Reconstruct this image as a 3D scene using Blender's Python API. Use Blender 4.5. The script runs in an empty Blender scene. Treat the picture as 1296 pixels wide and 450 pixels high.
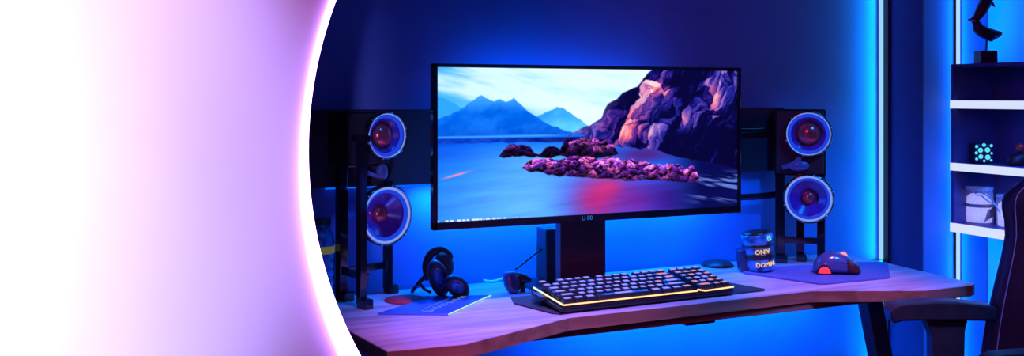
import bpy, bmesh, math, random
import numpy as np
from mathutils import Vector, Matrix, Euler
random.seed(7)
S = bpy.context.scene
COL = S.collection
PI = math.pi
R = math.radians

# ------------------------------------------------------------------ camera
YAW = R(23.6)
FPX, CX, HY, HC = 1200.0, 648.0, 122.0, 1.275
DV = Vector((math.sin(YAW), math.cos(YAW), 0))
RV = Vector((math.cos(YAW), -math.sin(YAW), 0))
cam_d = bpy.data.cameras.new('camera')
cam = bpy.data.objects.new('camera', cam_d)
COL.objects.link(cam)
cam.location = (0, 0, HC)
cam.rotation_euler = (PI / 2, 0, -YAW)
cam_d.sensor_fit = 'HORIZONTAL'
cam_d.sensor_width = 36
cam_d.lens = 36 * FPX / 1296
cam_d.shift_y = -(225 - HY) / 1296
cam_d.clip_start = 0.02
S.camera = cam
S.view_settings.view_transform = 'Standard'
S.view_settings.look = 'None'
S.view_settings.gamma = 1
S.view_settings.exposure = 0
S.view_settings.use_curve_mapping = False


def at_depth(px, py, Z):
    p = DV * Z + RV * ((px - CX) / FPX * Z)
    return Vector((p.x, p.y, HC - (py - HY) / FPX * Z))


def at_z(px, py, z):
    return at_depth(px, py, (HC - z) * FPX / (py - HY))


def at_y(px, py, y):
    t = (px - CX) / FPX
    return at_depth(px, py, y / (DV.y + t * RV.y))


def at_x(px, py, x):
    t = (px - CX) / FPX
    return at_depth(px, py, x / (DV.x + t * RV.x))


# ------------------------------------------------------------------ materials
def srgb(r, g, b):
    def f(c):
        c /= 255.0
        return c / 12.92 if c <= 0.04045 else ((c + 0.055) / 1.055) ** 2.4
    return (f(r), f(g), f(b), 1.0)


def mat(name, col, rough=0.5, metal=0.0, noise=0.08, scale=30.0, bump=0.0, coat=0.0, emit=None, estr=0.0,
        alpha=1.0, trans=0.0, stretch=(1, 1, 1), spec=0.5):
    m = bpy.data.materials.new(name)
    m.use_nodes = True
    nt = m.node_tree
    b = nt.nodes['Principled BSDF']
    tc = nt.nodes.new('ShaderNodeTexCoord')
    mp = nt.nodes.new('ShaderNodeMapping')
    mp.inputs['Scale'].default_value = stretch
    nz = nt.nodes.new('ShaderNodeTexNoise')
    nz.inputs['Scale'].default_value = scale
    nz.inputs['Detail'].default_value = 5
    rp = nt.nodes.new('ShaderNodeValToRGB')
    c = col[:3]
    rp.color_ramp.elements[0].position = 0.3
    rp.color_ramp.elements[1].position = 0.7
    rp.color_ramp.elements[0].color = tuple(max(0, x * (1 - noise * 2)) for x in c) + (1,)
    rp.color_ramp.elements[1].color = tuple(min(1, x * (1 + noise * 2)) for x in c) + (1,)
    L = nt.links.new
    L(tc.outputs['Object'], mp.inputs['Vector'])
    L(mp.outputs['Vector'], nz.inputs['Vector'])
    L(nz.outputs['Fac'], rp.inputs['Fac'])
    L(rp.outputs['Color'], b.inputs['Base Color'])
    b.inputs['Roughness'].default_value = rough
    b.inputs['Metallic'].default_value = metal
    b.inputs['Specular IOR Level'].default_value = spec
    b.inputs['Coat Weight'].default_value = coat
    b.inputs['Coat Roughness'].default_value = 0.08
    b.inputs['Transmission Weight'].default_value = trans
    b.inputs['Alpha'].default_value = alpha
    if bump:
        bp = nt.nodes.new('ShaderNodeBump')
        bp.inputs['Strength'].default_value = bump
        bp.inputs['Distance'].default_value = 0.003
        L(nz.outputs['Fac'], bp.inputs['Height'])
        L(bp.outputs['Normal'], b.inputs['Normal'])
    if emit:
        b.inputs['Emission Color'].default_value = emit[:3] + (1,)
        b.inputs['Emission Strength'].default_value = estr
    return m


def glow(name, col, strength):
    m = bpy.data.materials.new(name)
    m.use_nodes = True
    nt = m.node_tree
    nt.nodes.clear()
    o = nt.nodes.new('ShaderNodeOutputMaterial')
    e = nt.nodes.new('ShaderNodeEmission')
    e.inputs['Color'].default_value = tuple(col[:3]) + (1,)
    e.inputs['Strength'].default_value = strength
    nt.links.new(e.outputs[0], o.inputs['Surface'])
    return m


def wood(name, c0, c1, rough):
    m = mat(name, c0, rough)
    nt = m.node_tree
    b = nt.nodes['Principled BSDF']
    tc = nt.nodes.new('ShaderNodeTexCoord')
    mp = nt.nodes.new('ShaderNodeMapping')
    mp.inputs['Scale'].default_value = (1.2, 16, 16)
    mp.inputs['Rotation'].default_value = (0, 0, R(-6))
    nz = nt.nodes.new('ShaderNodeTexNoise')
    nz.inputs['Scale'].default_value = 2.2
    nz.inputs['Detail'].default_value = 7
    nz.inputs['Distortion'].default_value = 0.6
    rp = nt.nodes.new('ShaderNodeValToRGB')
    rp.color_ramp.elements[0].position = 0.35
    rp.color_ramp.elements[0].color = c0
    rp.color_ramp.elements[1].position = 0.62
    rp.color_ramp.elements[1].color = c1
    L = nt.links.new
    L(tc.outputs['Object'], mp.inputs['Vector'])
    L(mp.outputs['Vector'], nz.inputs['Vector'])
    L(nz.outputs['Fac'], rp.inputs['Fac'])
    L(rp.outputs['Color'], b.inputs['Base Color'])
    return m


M = {}
M['wall'] = mat('wall_paint', (0.11, 0.20, 0.58, 1), 0.75, noise=0.03, scale=6, bump=0.05)
M['darkwall'] = mat('dark_wall_paint', (0.16, 0.16, 0.20, 1), 0.7, noise=0.03, scale=6)
M['piershade'] = mat('shaded_pier_face', (0.03, 0.05, 0.20, 1), 0.7, noise=0.05)
M['floor'] = wood('floor_boards', (0.10, 0.07, 0.06, 1), (0.16, 0.11, 0.09, 1), 0.5)
M['white'] = mat('white_paint', (0.90, 0.90, 0.90, 1), 0.6, noise=0.01, scale=4)
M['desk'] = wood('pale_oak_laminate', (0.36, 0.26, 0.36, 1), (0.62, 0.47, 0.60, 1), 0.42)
M['deskedge'] = wood('oak_edge_band', (0.22, 0.08, 0.05, 1), (0.40, 0.15, 0.10, 1), 0.5)
M['black'] = mat('black_plastic', (0.012, 0.011, 0.014, 1), 0.35, noise=0.1)
M['gloss'] = mat('gloss_black', (0.012, 0.008, 0.012, 1), 0.12, noise=0.1, coat=0.6)
M['satin'] = mat('satin_dark', (0.03, 0.026, 0.035, 1), 0.42, noise=0.1)
M['panel'] = mat('dark_felt_panel', (0.035, 0.03, 0.05, 1), 0.85, noise=0.1, scale=200)
M['steel'] = mat('brushed_steel', (0.75, 0.75, 0.8, 1), 0.18, metal=1, noise=0.05)
M['mat'] = mat('black_cloth_mat', (0.022, 0.022, 0.03, 1), 0.8, noise=0.15, scale=400, bump=0.2)
M['padblue'] = mat('grey_blue_pad', (0.09, 0.12, 0.42, 1), 0.7, noise=0.08, scale=400, bump=0.15)
M['neck'] = mat('stand_dark_metal', (0.10, 0.05, 0.08, 1), 0.5, noise=0.05, scale=80)
M['key'] = mat('keycap_black', (0.02, 0.018, 0.025, 1), 0.3, noise=0.1)
M['legend_sheen'] = glow('keycap_legend_sheen', (0.24, 0.22, 1.0), 1.5)
M['legend_sheen_warm'] = glow('keycap_sheen_warm', (0.95, 0.35, 0.55), 0.8)
M['barwarm'] = glow('keyboard_light_amber', (1.0, 0.52, 0.24), 1.8)
M['barwhite'] = glow('keyboard_light_white', (1.0, 0.90, 0.62), 1.3)
M['cyan'] = glow('led_strip_ice', (0.24, 0.54, 1.0), 1.25)
M['cyanwhite'] = glow('led_strip_pale', (0.34, 0.60, 1.0), 1.25)
M['blueled'] = glow('led_strip_blue', (0.0, 0.12, 1.0), 1.2)
M['shelflight'] = glow('shelf_edge_light', (0.68, 0.76, 1.0), 1.0)
M['rim'] = glow('violet_graphic_rim', (0.50, 0.22, 1.0), 15.0)
M['shelf'] = mat('shelf_board', (0.06, 0.06, 0.26, 1), 0.55, noise=0.05)
M['red'] = glow('red_light', (1.0, 0.03, 0.09), 1.6)
M['redhot'] = glow('red_wheel_light', (1.0, 0.16, 0.14), 2.4)
M['mouse'] = mat('mouse_shell', (0.06, 0.08, 0.24, 1), 0.22, noise=0.04, coat=0.5)
M['mousedark'] = mat('mouse_dark_grip', (0.06, 0.012, 0.02, 1), 0.4, noise=0.08)
M['cone'] = mat('woofer_cone', (0.12, 0.03, 0.36, 1), 0.22, noise=0.10, scale=60, coat=0.6)
M['cap'] = mat('copper_dust_cap', (0.75, 0.10, 0.12, 1), 0.2, noise=0.15, scale=60, metal=0.6)
M['ringlight'] = glow('driver_ring_light', (0.015, 0.07, 1.0), 0.75)
M['ringpale'] = glow('driver_halo_light', (0.24, 0.38, 1.0), 0.85)
M['leather'] = mat('dark_red_leather', (0.040, 0.006, 0.020, 1), 0.42, noise=0.12, scale=120, bump=0.2)
M['mesh'] = mat('chair_mesh_fabric', (0.05, 0.035, 0.09, 1), 0.75, noise=0.3, scale=700, bump=0.6)
M['stitch'] = mat('stitching_thread', (0.55, 0.30, 0.42, 1), 0.6)
M['cushion'] = mat('ear_cushion', (0.03, 0.03, 0.05, 1), 0.6, noise=0.1)
M['headshell'] = mat('headphone_shell', (0.13, 0.14, 0.32, 1), 0.18, coat=0.7)
M['glassblue'] = mat('blue_glass', (0.03, 0.20, 0.60, 1), 0.12, noise=0.5, scale=45, coat=0.8)
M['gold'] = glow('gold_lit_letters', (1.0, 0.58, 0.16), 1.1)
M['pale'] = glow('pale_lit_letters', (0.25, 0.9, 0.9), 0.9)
M['sheet'] = mat('dark_glass_sheet', (0.06, 0.16, 0.75, 1), 0.2, noise=0.1, scale=8, coat=0.6)
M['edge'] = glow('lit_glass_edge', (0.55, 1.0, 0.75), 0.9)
M['ink'] = glow('glowing_ink', (0.25, 0.55, 1.0), 0.5)
M['wirewhite'] = mat('white_cable', (0.75, 0.78, 0.85, 1), 0.4)
M['wireblue'] = mat('pale_blue_tube', (0.45, 0.65, 0.9, 1), 0.3)
M['jarglass'] = mat('clear_jar_glass', (0.75, 0.85, 1.0, 1), 0.06, noise=0.02, alpha=0.28, coat=0.5)
M['fill'] = mat('white_crystals_glow', (0.88, 0.84, 0.95, 1), 0.6, noise=0.15, scale=160, bump=0.5, emit=(0.55, 0.5, 1.0), estr=0.7)  # emission put in to brighten the crystals, which are no lamp
M['band'] = mat('dark_band', (0.08, 0.06, 0.14, 1), 0.6)
M['dots'] = glow('glowing_dots', (0.12, 0.75, 0.95), 1.0)
M['cube'] = mat('dark_blue_cube', (0.02, 0.03, 0.10, 1), 0.3)
M['redball'] = mat('red_ball', (0.6, 0.03, 0.02, 1), 0.15, coat=0.8)
M['red_light_disc'] = mat('painted_red_light', (0.55, 0.03, 0.08, 1), 0.8, scale=200, noise=0.15)
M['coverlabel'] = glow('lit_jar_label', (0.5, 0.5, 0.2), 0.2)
M['logo'] = glow('logo_light', (0.03, 0.22, 0.9), 0.6)
M['statue'] = mat('dark_bronze', (0.045, 0.02, 0.04, 1), 0.4, metal=0.3)
M['statuepale'] = mat('pale_patch', (0.4, 0.4, 0.5, 1), 0.25)
M['screw'] = mat('screw_head', (0.7, 0.7, 0.8, 1), 0.3, metal=1)
M['amb'] = M['darkwall']


# ------------------------------------------------------------------ mesh helpers
class MB:
    def __init__(self):
        self.bm = bmesh.new()

    def _add(self, verts, faces, mi=0, smooth=True):
        vs = [self.bm.verts.new(v) for v in verts]
        for f in faces:
            try:
                fc = self.bm.faces.new([vs[i] for i in f])
                fc.material_index = mi
                fc.smooth = smooth
            except ValueError:
                pass
        return vs

    def box(self, c, s, rot=None, mi=0, taper=(1, 1), bevel=0.0, seg=2):
        c = Vector(c)
        vs = []
        for z in (-1, 1):
            tx, ty = taper if z > 0 else (1, 1)
            for x, y in ((-1, -1), (1, -1), (1, 1), (-1, 1)):
                v = Vector((x * s[0] / 2 * tx, y * s[1] / 2 * ty, z * s[2] / 2))
                if rot is not None:
                    v = rot @ v
                vs.append(c + v)
        tmp = bmesh.new()
        bv = [tmp.verts.new(v) for v in vs]
        for f in ((3, 2, 1, 0), (4, 5, 6, 7), (0, 1, 5, 4), (1, 2, 6, 5), (2, 3, 7, 6), (3, 0, 4, 7)):
            tmp.faces.new([bv[i] for i in f])
        if bevel > 0:
            bmesh.ops.bevel(tmp, geom=tmp.edges[:], offset=bevel, segments=seg, affect='EDGES', profile=0.5)
        self.merge(tmp, mi, smooth=False)
        return self

    def merge(self, tmp, mi=0, smooth=True):
        tmp.verts.index_update()
        mp = [self.bm.verts.new(v.co) for v in tmp.verts]
        for f in tmp.faces:
            try:
                n = self.bm.faces.new([mp[v.index] for v in f.verts])
                n.material_index = mi
                n.smooth = smooth
            except ValueError:
                pass
        tmp.free()

    def prism(self, poly, z0, z1, mi=0, mi_side=None, bevel=0.0, xf=None):
        tmp = bmesh.new()
        n = len(poly)
        a = [tmp.verts.new((p[0], p[1], z0)) for p in poly]
        b = [tmp.verts.new((p[0], p[1], z1)) for p in poly]
        tmp.faces.new(list(reversed(a)))
        tmp.faces.new(b)
        for i in range(n):
            tmp.faces.new((a[i], a[(i + 1) % n], b[(i + 1) % n], b[i]))
        bmesh.ops.recalc_face_normals(tmp, faces=tmp.faces[:])
        if bevel:
            bmesh.ops.bevel(tmp, geom=tmp.edges[:], offset=bevel, segments=2, affect='EDGES', profile=0.5)
        if xf is not None:
            bmesh.ops.transform(tmp, matrix=xf, verts=tmp.verts[:])
        self.merge(tmp, mi, smooth=False)
        return self

    def lathe(self, prof, seg=40, xf=None, mi=0, squash=(1, 1)):
        """prof: (r, z) pairs, revolved about z, then moved by xf"""
        vs, fs = [], []
        n = len(prof)
        for i in range(seg):
            a = 2 * PI * i / seg
            for r, z in prof:
                v = Vector((r * math.cos(a) * squash[0], r * math.sin(a) * squash[1], z))
                vs.append(xf @ v if xf is not None else v)
        for i in range(seg):
            j = (i + 1) % seg
            for k in range(n - 1):
                fs.append((i * n + k, j * n + k, j * n + k + 1, i * n + k + 1))
        self._add(vs, fs, mi)
        return self

    def tube(self, pts, r, seg=12, mi=0, cap=True, flat=1.0):
        pts = [Vector(p) for p in pts]
        rs = r if isinstance(r, (list, tuple)) else [r] * len(pts)
        vs, fs = [], []
        up = Vector((0, 0, 1))
        prev = None
        for i, p in enumerate(pts):
            t = (pts[min(i + 1, len(pts) - 1)] - pts[max(i - 1, 0)]).normalized()
            if prev is None:
                a = t.cross(up if abs(t.z) < 0.9 else Vector((0, 1, 0))).normalized()
            else:
                a = (prev - t * prev.dot(t)).normalized()
            prev = a
            b = t.cross(a)
            for k in range(seg):
                q = 2 * PI * k / seg
                vs.append(p + a * math.cos(q) * rs[i] + b * math.sin(q) * rs[i] * flat)
        for i in range(len(pts) - 1):
            for k in range(seg):
                l = (k + 1) % seg
                fs.append((i * seg + k, i * seg + l, (i + 1) * seg + l, (i + 1) * seg + k))
        if cap:
            fs.append(tuple(range(seg - 1, -1, -1)))
            fs.append(tuple((len(pts) - 1) * seg + k for k in range(seg)))
        self._add(vs, fs, mi)
        return self

    def loft(self, rings, mi=0, cap=True, closed=False):
        n = len(rings[0])
        vs = [v for r in rings for v in r]
        fs = []
        m = len(rings)
        for i in range(m if closed else m - 1):
            j = (i + 1) % m
            for k in range(n):
                l = (k + 1) % n
                fs.append((i * n + k, i * n + l, j * n + l, j * n + k))
        if cap and not closed:
            fs.append(tuple(range(n - 1, -1, -1)))
            fs.append(tuple((m - 1) * n + k for k in range(n)))
        self._add(vs, fs, mi)
        return self

    def ball(self, c, rad, seg=24, rings=14, rot=None, mi=0):
        c = Vector(c)
        rx, ry, rz = rad if isinstance(rad, (tuple, list)) else (rad,) * 3
        tmp = bmesh.new()
        bmesh.ops.create_uvsphere(tmp, u_segments=seg, v_segments=rings, radius=1)
        for v in tmp.verts:
            w = Vector((v.co.x * rx, v.co.y * ry, v.co.z * rz))
            v.co = c + (rot @ w if rot is not None else w)
        self.merge(tmp, mi)
        return self

    def build(self, name, mats, parent=None, loc=None, rotz=None):
        bmesh.ops.recalc_face_normals(self.bm, faces=self.bm.faces[:])
        me = bpy.data.meshes.new(name)
        self.bm.to_mesh(me)
        self.bm.free()
        if not isinstance(mats, (list, tuple)):
            mats = [mats]
        for m in mats:
            me.materials.append(m)
        o = bpy.data.objects.new(name, me)
        COL.objects.link(o)
        if parent is not None:
            o.parent = parent
        if loc is not None:
            o.location = loc
        if rotz is not None:
            o.rotation_euler = (0, 0, rotz)
        return o


def tag(o, label, cat, group=None, kind=None):
    o['label'] = label
    o['category'] = cat
    if group:
        o['group'] = group
    if kind:
        o['kind'] = kind
    return o


def thing(name, label, cat, loc=(0, 0, 0), rotz=0.0, group=None):
    o = bpy.data.objects.new(name, None)
    o.empty_display_size = 0.05
    COL.objects.link(o)
    o.location = loc
    o.rotation_euler = (0, 0, rotz)
    return tag(o, label, cat, group)


def struct(o, label=None):
    o['kind'] = 'structure'
    if label:
        o['label'] = label
    return o


def smooth_path(pts, n=12):
    pts = [Vector(p) for p in pts]
    out = []
    P = [pts[0]] + pts + [pts[-1]]
    for i in range(1, len(P) - 2):
        p0, p1, p2, p3 = P[i - 1], P[i], P[i + 1], P[i + 2]
        for k in range(n):
            t = k / n
            out.append(0.5 * ((2 * p1) + (p2 - p0) * t + (2 * p0 - 5 * p1 + 4 * p2 - p3) * t * t + (3 * p1 - p0 - 3 * p2 + p3) * t ** 3))
    out.append(pts[-1])
    return out


def text(name, body, size, m, parent, mat4, depth=0.0006, shear=0.0, spacing=1.0):
    cu = bpy.data.curves.new(name, 'FONT')
    cu.body = body
    cu.size = size
    cu.extrude = depth
    cu.shear = shear
    cu.space_character = spacing
    cu.align_x = 'CENTER'
    cu.align_y = 'CENTER'
    t = bpy.data.objects.new(name + '_curve', cu)
    COL.objects.link(t)
    dg = bpy.context.evaluated_depsgraph_get()
    me = bpy.data.meshes.new_from_object(t.evaluated_get(dg))
    bpy.data.objects.remove(t)
    me.materials.clear()
    me.materials.append(m)
    o = bpy.data.objects.new(name, me)
    COL.objects.link(o)
    o.parent = parent
    o.matrix_local = mat4
    return o


def T(x, y, z):
    return Matrix.Translation((x, y, z))


def RX(a):
    return Matrix.Rotation(a, 4, 'X')


def RY(a):
    return Matrix.Rotation(a, 4, 'Y')


def RZ(a):
    return Matrix.Rotation(a, 4, 'Z')


# ------------------------------------------------------------------ room
YB = 2.50         # back wall
ZD = 0.75         # desk top
struct(MB().box((0.9, 0.6, -0.03), (4.4, 4.4, 0.06)).build('floor', M['floor']))
struct(MB().box((0.775, YB + 0.05, 1.3), (3.45, 0.10, 2.6)).build('wall_back', M['wall']))
# the pier that steps forward on the right; one continuous wall block
pr = MB()
pr.prism([(2.505, 2.331), (2.9, 2.331), (2.9, 2.6), (2.505, 2.6)], 0, 2.6)
struct(pr.build('wall_alcove', M['wall']))
struct(MB().box((2.5025, 2.4155, 1.3), (0.006, 0.169, 2.6)).build('pier_shade_skin', M['piershade']))  # dark sheet puts the shade of the pier's left face into colour
struct(MB().box((2.85, 0.30, 1.3), (0.10, 4.058, 2.6)).build('wall_right', M['wall']))
struct(MB().box((-1.0, 0.6, 1.3), (0.10, 3.7, 2.6)).build('wall_left', M['wall']))

# vertical light channels: a strip and the fin that shields its right side
for nm, x, y, lab in (('light_strip', 2.483, YB - 0.006, 'tall ice blue light strip in the back wall corner beside the right speaker'),
                      ('light_strip', 2.653, 2.33 - 0.006, 'tall pale blue light strip running up behind the wall shelf')):
    t = thing(nm, lab, 'light strip', (x, y, 0.0), group=None)
    MB().box((0, 0, 1.30), (0.010, 0.010, 2.58)).build('lamp_tube', M['cyan'] if x < 2.5 else M['cyanwhite'], t)
    if x < 2.5:
        MB().box((0.0095, -0.010, 1.30), (0.006, 0.030, 2.58)).build('fin', M['black'], t)
    else:
        MB().box((0, 0.0035, 1.30), (0.014, 0.003, 2.58)).build('fin', M['black'], t)

# black rail on the wall at desk height, right of the desk
struct(MB().box((2.39, YB - 0.012, 0.705), (0.19, 0.022, 0.018), bevel=0.003).build('trim_1', M['black']))

# dark felt panel on the wall behind monitor and speakers, light strips along its top and underside
pn = thing('wall_panel', 'long dark felt panel on the back wall behind the monitor and the speakers', 'panel', (0, YB, 1.036))
MB().box((1.23, -0.018, 0.102), (1.62, 0.034, 0.204), bevel=0.002).build('board', M['panel'], pn)
MB().box((1.20, -0.012, -0.003), (1.30, 0.010, 0.005)).build('light_strip', M['blueled'], pn)
MB().box((1.24, -0.020, 0.210), (0.62, 0.012, 0.008)).build('light_strip', M['blueled'], pn)
for x in (0.50, 0.585, 0.62, 0.70, 0.80):
    MB().lathe([(0, -0.037), (0.003, -0.037), (0.0036, -0.034)], 12, T(x, 0, 0.185 + 0.008 * ((x * 37) % 1)) @ RX(0) if False else
               T(x, -0.0355, 0.186) @ RX(PI / 2), 0).build('screw', M['screw'], pn)

# ------------------------------------------------------------------ added partition in place of a flat white graphic overlay
YP = 1.50
edge = []
ex, ey, er = 943.0, 195.0, 555.0
pys = list(range(-150, 521, 10))
for py in pys:
    px = ex - math.sqrt(er * er - (py - ey) ** 2)
    p = at_y(px, py, YP)
    edge.append((p.x, p.z))
top_x = edge[0][0]
bot_x = edge[-1][0]
poly = [(-0.95, 0.0), (bot_x, 0.0)] + list(reversed(edge)) + [(top_x, 2.6), (-0.95, 2.6)]
part = MB().prism(poly, 0, 0.05, xf=Matrix(((1, 0, 0, 0), (0, 0, 1, YP), (0, 1, 0, 0), (0, 0, 0, 1)))).build('graphic_partition', M['white'])
struct(part, 'made-up white partition in place of a flat white graphic, round-cut edge glowing violet')
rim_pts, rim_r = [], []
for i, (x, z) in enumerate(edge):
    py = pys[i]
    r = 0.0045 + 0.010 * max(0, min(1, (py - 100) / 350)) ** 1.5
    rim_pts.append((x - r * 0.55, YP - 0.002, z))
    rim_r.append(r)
MB().tube(rim_pts, rim_r, 10).build('graphic_rim_glow', M['rim'], part)  # glowing tube added to imitate the graphic's bright border

# ------------------------------------------------------------------ desk
dk = thing('desk', 'long wooden gaming desk with a cut-in front edge along the wall', 'desk')
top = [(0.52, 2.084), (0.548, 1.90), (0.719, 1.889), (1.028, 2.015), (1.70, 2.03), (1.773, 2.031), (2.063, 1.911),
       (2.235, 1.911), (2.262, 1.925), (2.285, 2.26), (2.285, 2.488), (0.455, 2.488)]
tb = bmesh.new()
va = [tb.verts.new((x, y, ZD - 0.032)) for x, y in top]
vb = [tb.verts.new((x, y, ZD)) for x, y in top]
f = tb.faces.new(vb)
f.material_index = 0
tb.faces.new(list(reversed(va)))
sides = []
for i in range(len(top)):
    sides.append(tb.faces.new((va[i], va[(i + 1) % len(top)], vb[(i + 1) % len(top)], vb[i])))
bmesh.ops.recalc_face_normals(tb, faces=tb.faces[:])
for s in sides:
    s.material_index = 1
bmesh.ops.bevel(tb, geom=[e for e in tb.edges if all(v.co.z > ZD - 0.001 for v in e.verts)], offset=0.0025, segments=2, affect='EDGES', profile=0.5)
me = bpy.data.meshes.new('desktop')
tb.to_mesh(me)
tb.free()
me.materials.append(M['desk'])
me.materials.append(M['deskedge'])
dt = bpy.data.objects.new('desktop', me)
COL.objects.link(dt)
dt.parent = dk
MB().box((1.385, 2.06, ZD - 0.032 - 0.0105), (1.28, 0.05, 0.021), bevel=0.002).build('apron', M['deskedge'], dk)
MB().box((1.42, 2.055, ZD - 0.056), (0.09, 0.035, 0.008), bevel=0.002).build('bracket', M['black'], dk)
MB().box((1.385, 2.42, ZD - 0.052), (1.4, 0.05, 0.04), bevel=0.002).build('rear_rail', M['satin'], dk)
for x0, x1, y in ((2.02, 2.19, 2.075), (0.79, 0.62, 2.075)):
    ang = math.atan2(x1 - x0, 0.70)
    l = math.hypot(x1 - x0, 0.70)
    MB().box(((x0 + x1) / 2, y, 0.355), (0.055, 0.045, l - 0.01), rot=Matrix.Rotation(-ang, 3, 'Y'), bevel=0.004).build('leg', M['satin'], dk)
for x in (2.19, 0.62):
    MB().box((x, 2.2, 0.012), (0.07, 0.50, 0.024), bevel=0.005).build('foot_bar', M['satin'], dk)

# ------------------------------------------------------------------ monitor
MX0, MX1, MY = 0.733, 1.629, 2.147
mz1 = HC + (122 - 80) * 2.26 / 1200
mz0 = HC - (292 - 122) * 2.26 / 1200
mw, mh = MX1 - MX0, mz1 - mz0
mon = thing('monitor', 'wide black monitor showing a lake, mountains and rocky cliff', 'monitor', (1.21, 2.36, ZD))
lx, ly, lz = 1.21, 2.36, ZD


def ml(x, y, z):
    return (x - lx, y - ly, z - lz)


mcx, mcz = (MX0 + MX1) / 2, (mz0 + mz1) / 2
sx0, sx1 = MX0 + 0.012, MX1 - 0.009
sz1, sz0 = mz1 - 0.009, mz0 + 0.019
# frame = bezel bars round the screen + back shell
fr = MB()
yb_ = MY + 0.011
fr.box(ml(mcx, yb_, (sz1 + mz1) / 2), (mw, 0.022, mz1 - sz1), bevel=0.0015)
fr.box(ml(mcx, yb_, (sz0 + mz0) / 2), (mw, 0.022, sz0 - mz0), bevel=0.0015)
fr.box(ml((MX0 + sx0) / 2, yb_, mcz), (sx0 - MX0, 0.022, mh), bevel=0.0015)
fr.box(ml((MX1 + sx1) / 2, yb_, mcz), (MX1 - sx1, 0.022, mh), bevel=0.0015)
fr.box(ml(mcx, MY + 0.016, mcz), (mw - 0.004, 0.014, mh - 0.004))
fr.box(ml(mcx, MY + 0.04, mcz), (mw * 0.75, 0.05, mh * 0.72), bevel=0.012)
fr.build('bezel', M['gloss'], mon)


# --- the picture on the screen, computed per vertex
def vnoise(x, y, seed=0):
    xi = np.floor(x).astype(np.int64)
    yi = np.floor(y).astype(np.int64)
    xf, yf = x - xi, y - yi
    xf = xf * xf * (3 - 2 * xf)
    yf = yf * yf * (3 - 2 * yf)

    def h(a, b):
        n = (a * 374761393 + b * 668265263 + seed * 974634777) & 0xffffffff
        n = ((n ^ (n >> 13)) * 1274126177) & 0xffffffff
        return ((n ^ (n >> 16)) & 0xffff) / 65535.0
    a, b, c, d = h(xi, yi), h(xi + 1, yi), h(xi, yi + 1), h(xi + 1, yi + 1)
    return (a * (1 - xf) + b * xf) * (1 - yf) + (c * (1 - xf) + d * xf) * yf


def fbm(x, y, o=5, seed=0):
    s, a, t = 0, 0.5, 0
    for k in range(o):
        s = s + a * vnoise(x * 2 ** k, y * 2 ** k, seed + k)
        t += a
        a *= 0.5
    return s / t


def voro(x, y, seed=0):
    """nearest cell id hash, F1, F2-F1"""
    xi = np.floor(x).astype(np.int64)
    yi = np.floor(y).astype(np.int64)
    f1 = np.full(x.shape, 9.0)
    f2 = np.full(x.shape, 9.0)
    cid = np.zeros(x.shape)
    dxs = np.zeros(x.shape)
    dys = np.zeros(x.shape)
    for i in (-1, 0, 1):
        for j in (-1, 0, 1):
            a, b = xi + i, yi + j

            def h(q):
                n = (a * 374761393 + b * 668265263 + (seed + q) * 974634777) & 0xffffffff
                n = ((n ^ (n >> 13)) * 1274126177) & 0xffffffff
                return ((n ^ (n >> 16)) & 0xffff) / 65535.0
            ox, oy = a + h(0), b + h(1)
            d = np.sqrt((x - ox) ** 2 + (y - oy) ** 2)
            nearer = d < f1
            f2 = np.where(nearer, f1, np.minimum(f2, d))
            cid = np.where(nearer, h(2), cid)
            dxs = np.where(nearer, x - ox, dxs)
            dys = np.where(nearer, y - oy, dys)
            f1 = np.where(nearer, d, f1)
    return cid, f1, f2 - f1, dxs, dys


def sst(a, b, x):
    t = np.clip((x - a) / (b - a), 0, 1)
    return t * t * (3 - 2 * t)


def C3(r, g, b):
    return np.array([r, g, b], float)


def mix(img, col, m):
    m = np.clip(m, 0, 1)[..., None]
    return img * (1 - m) + col * m


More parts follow.
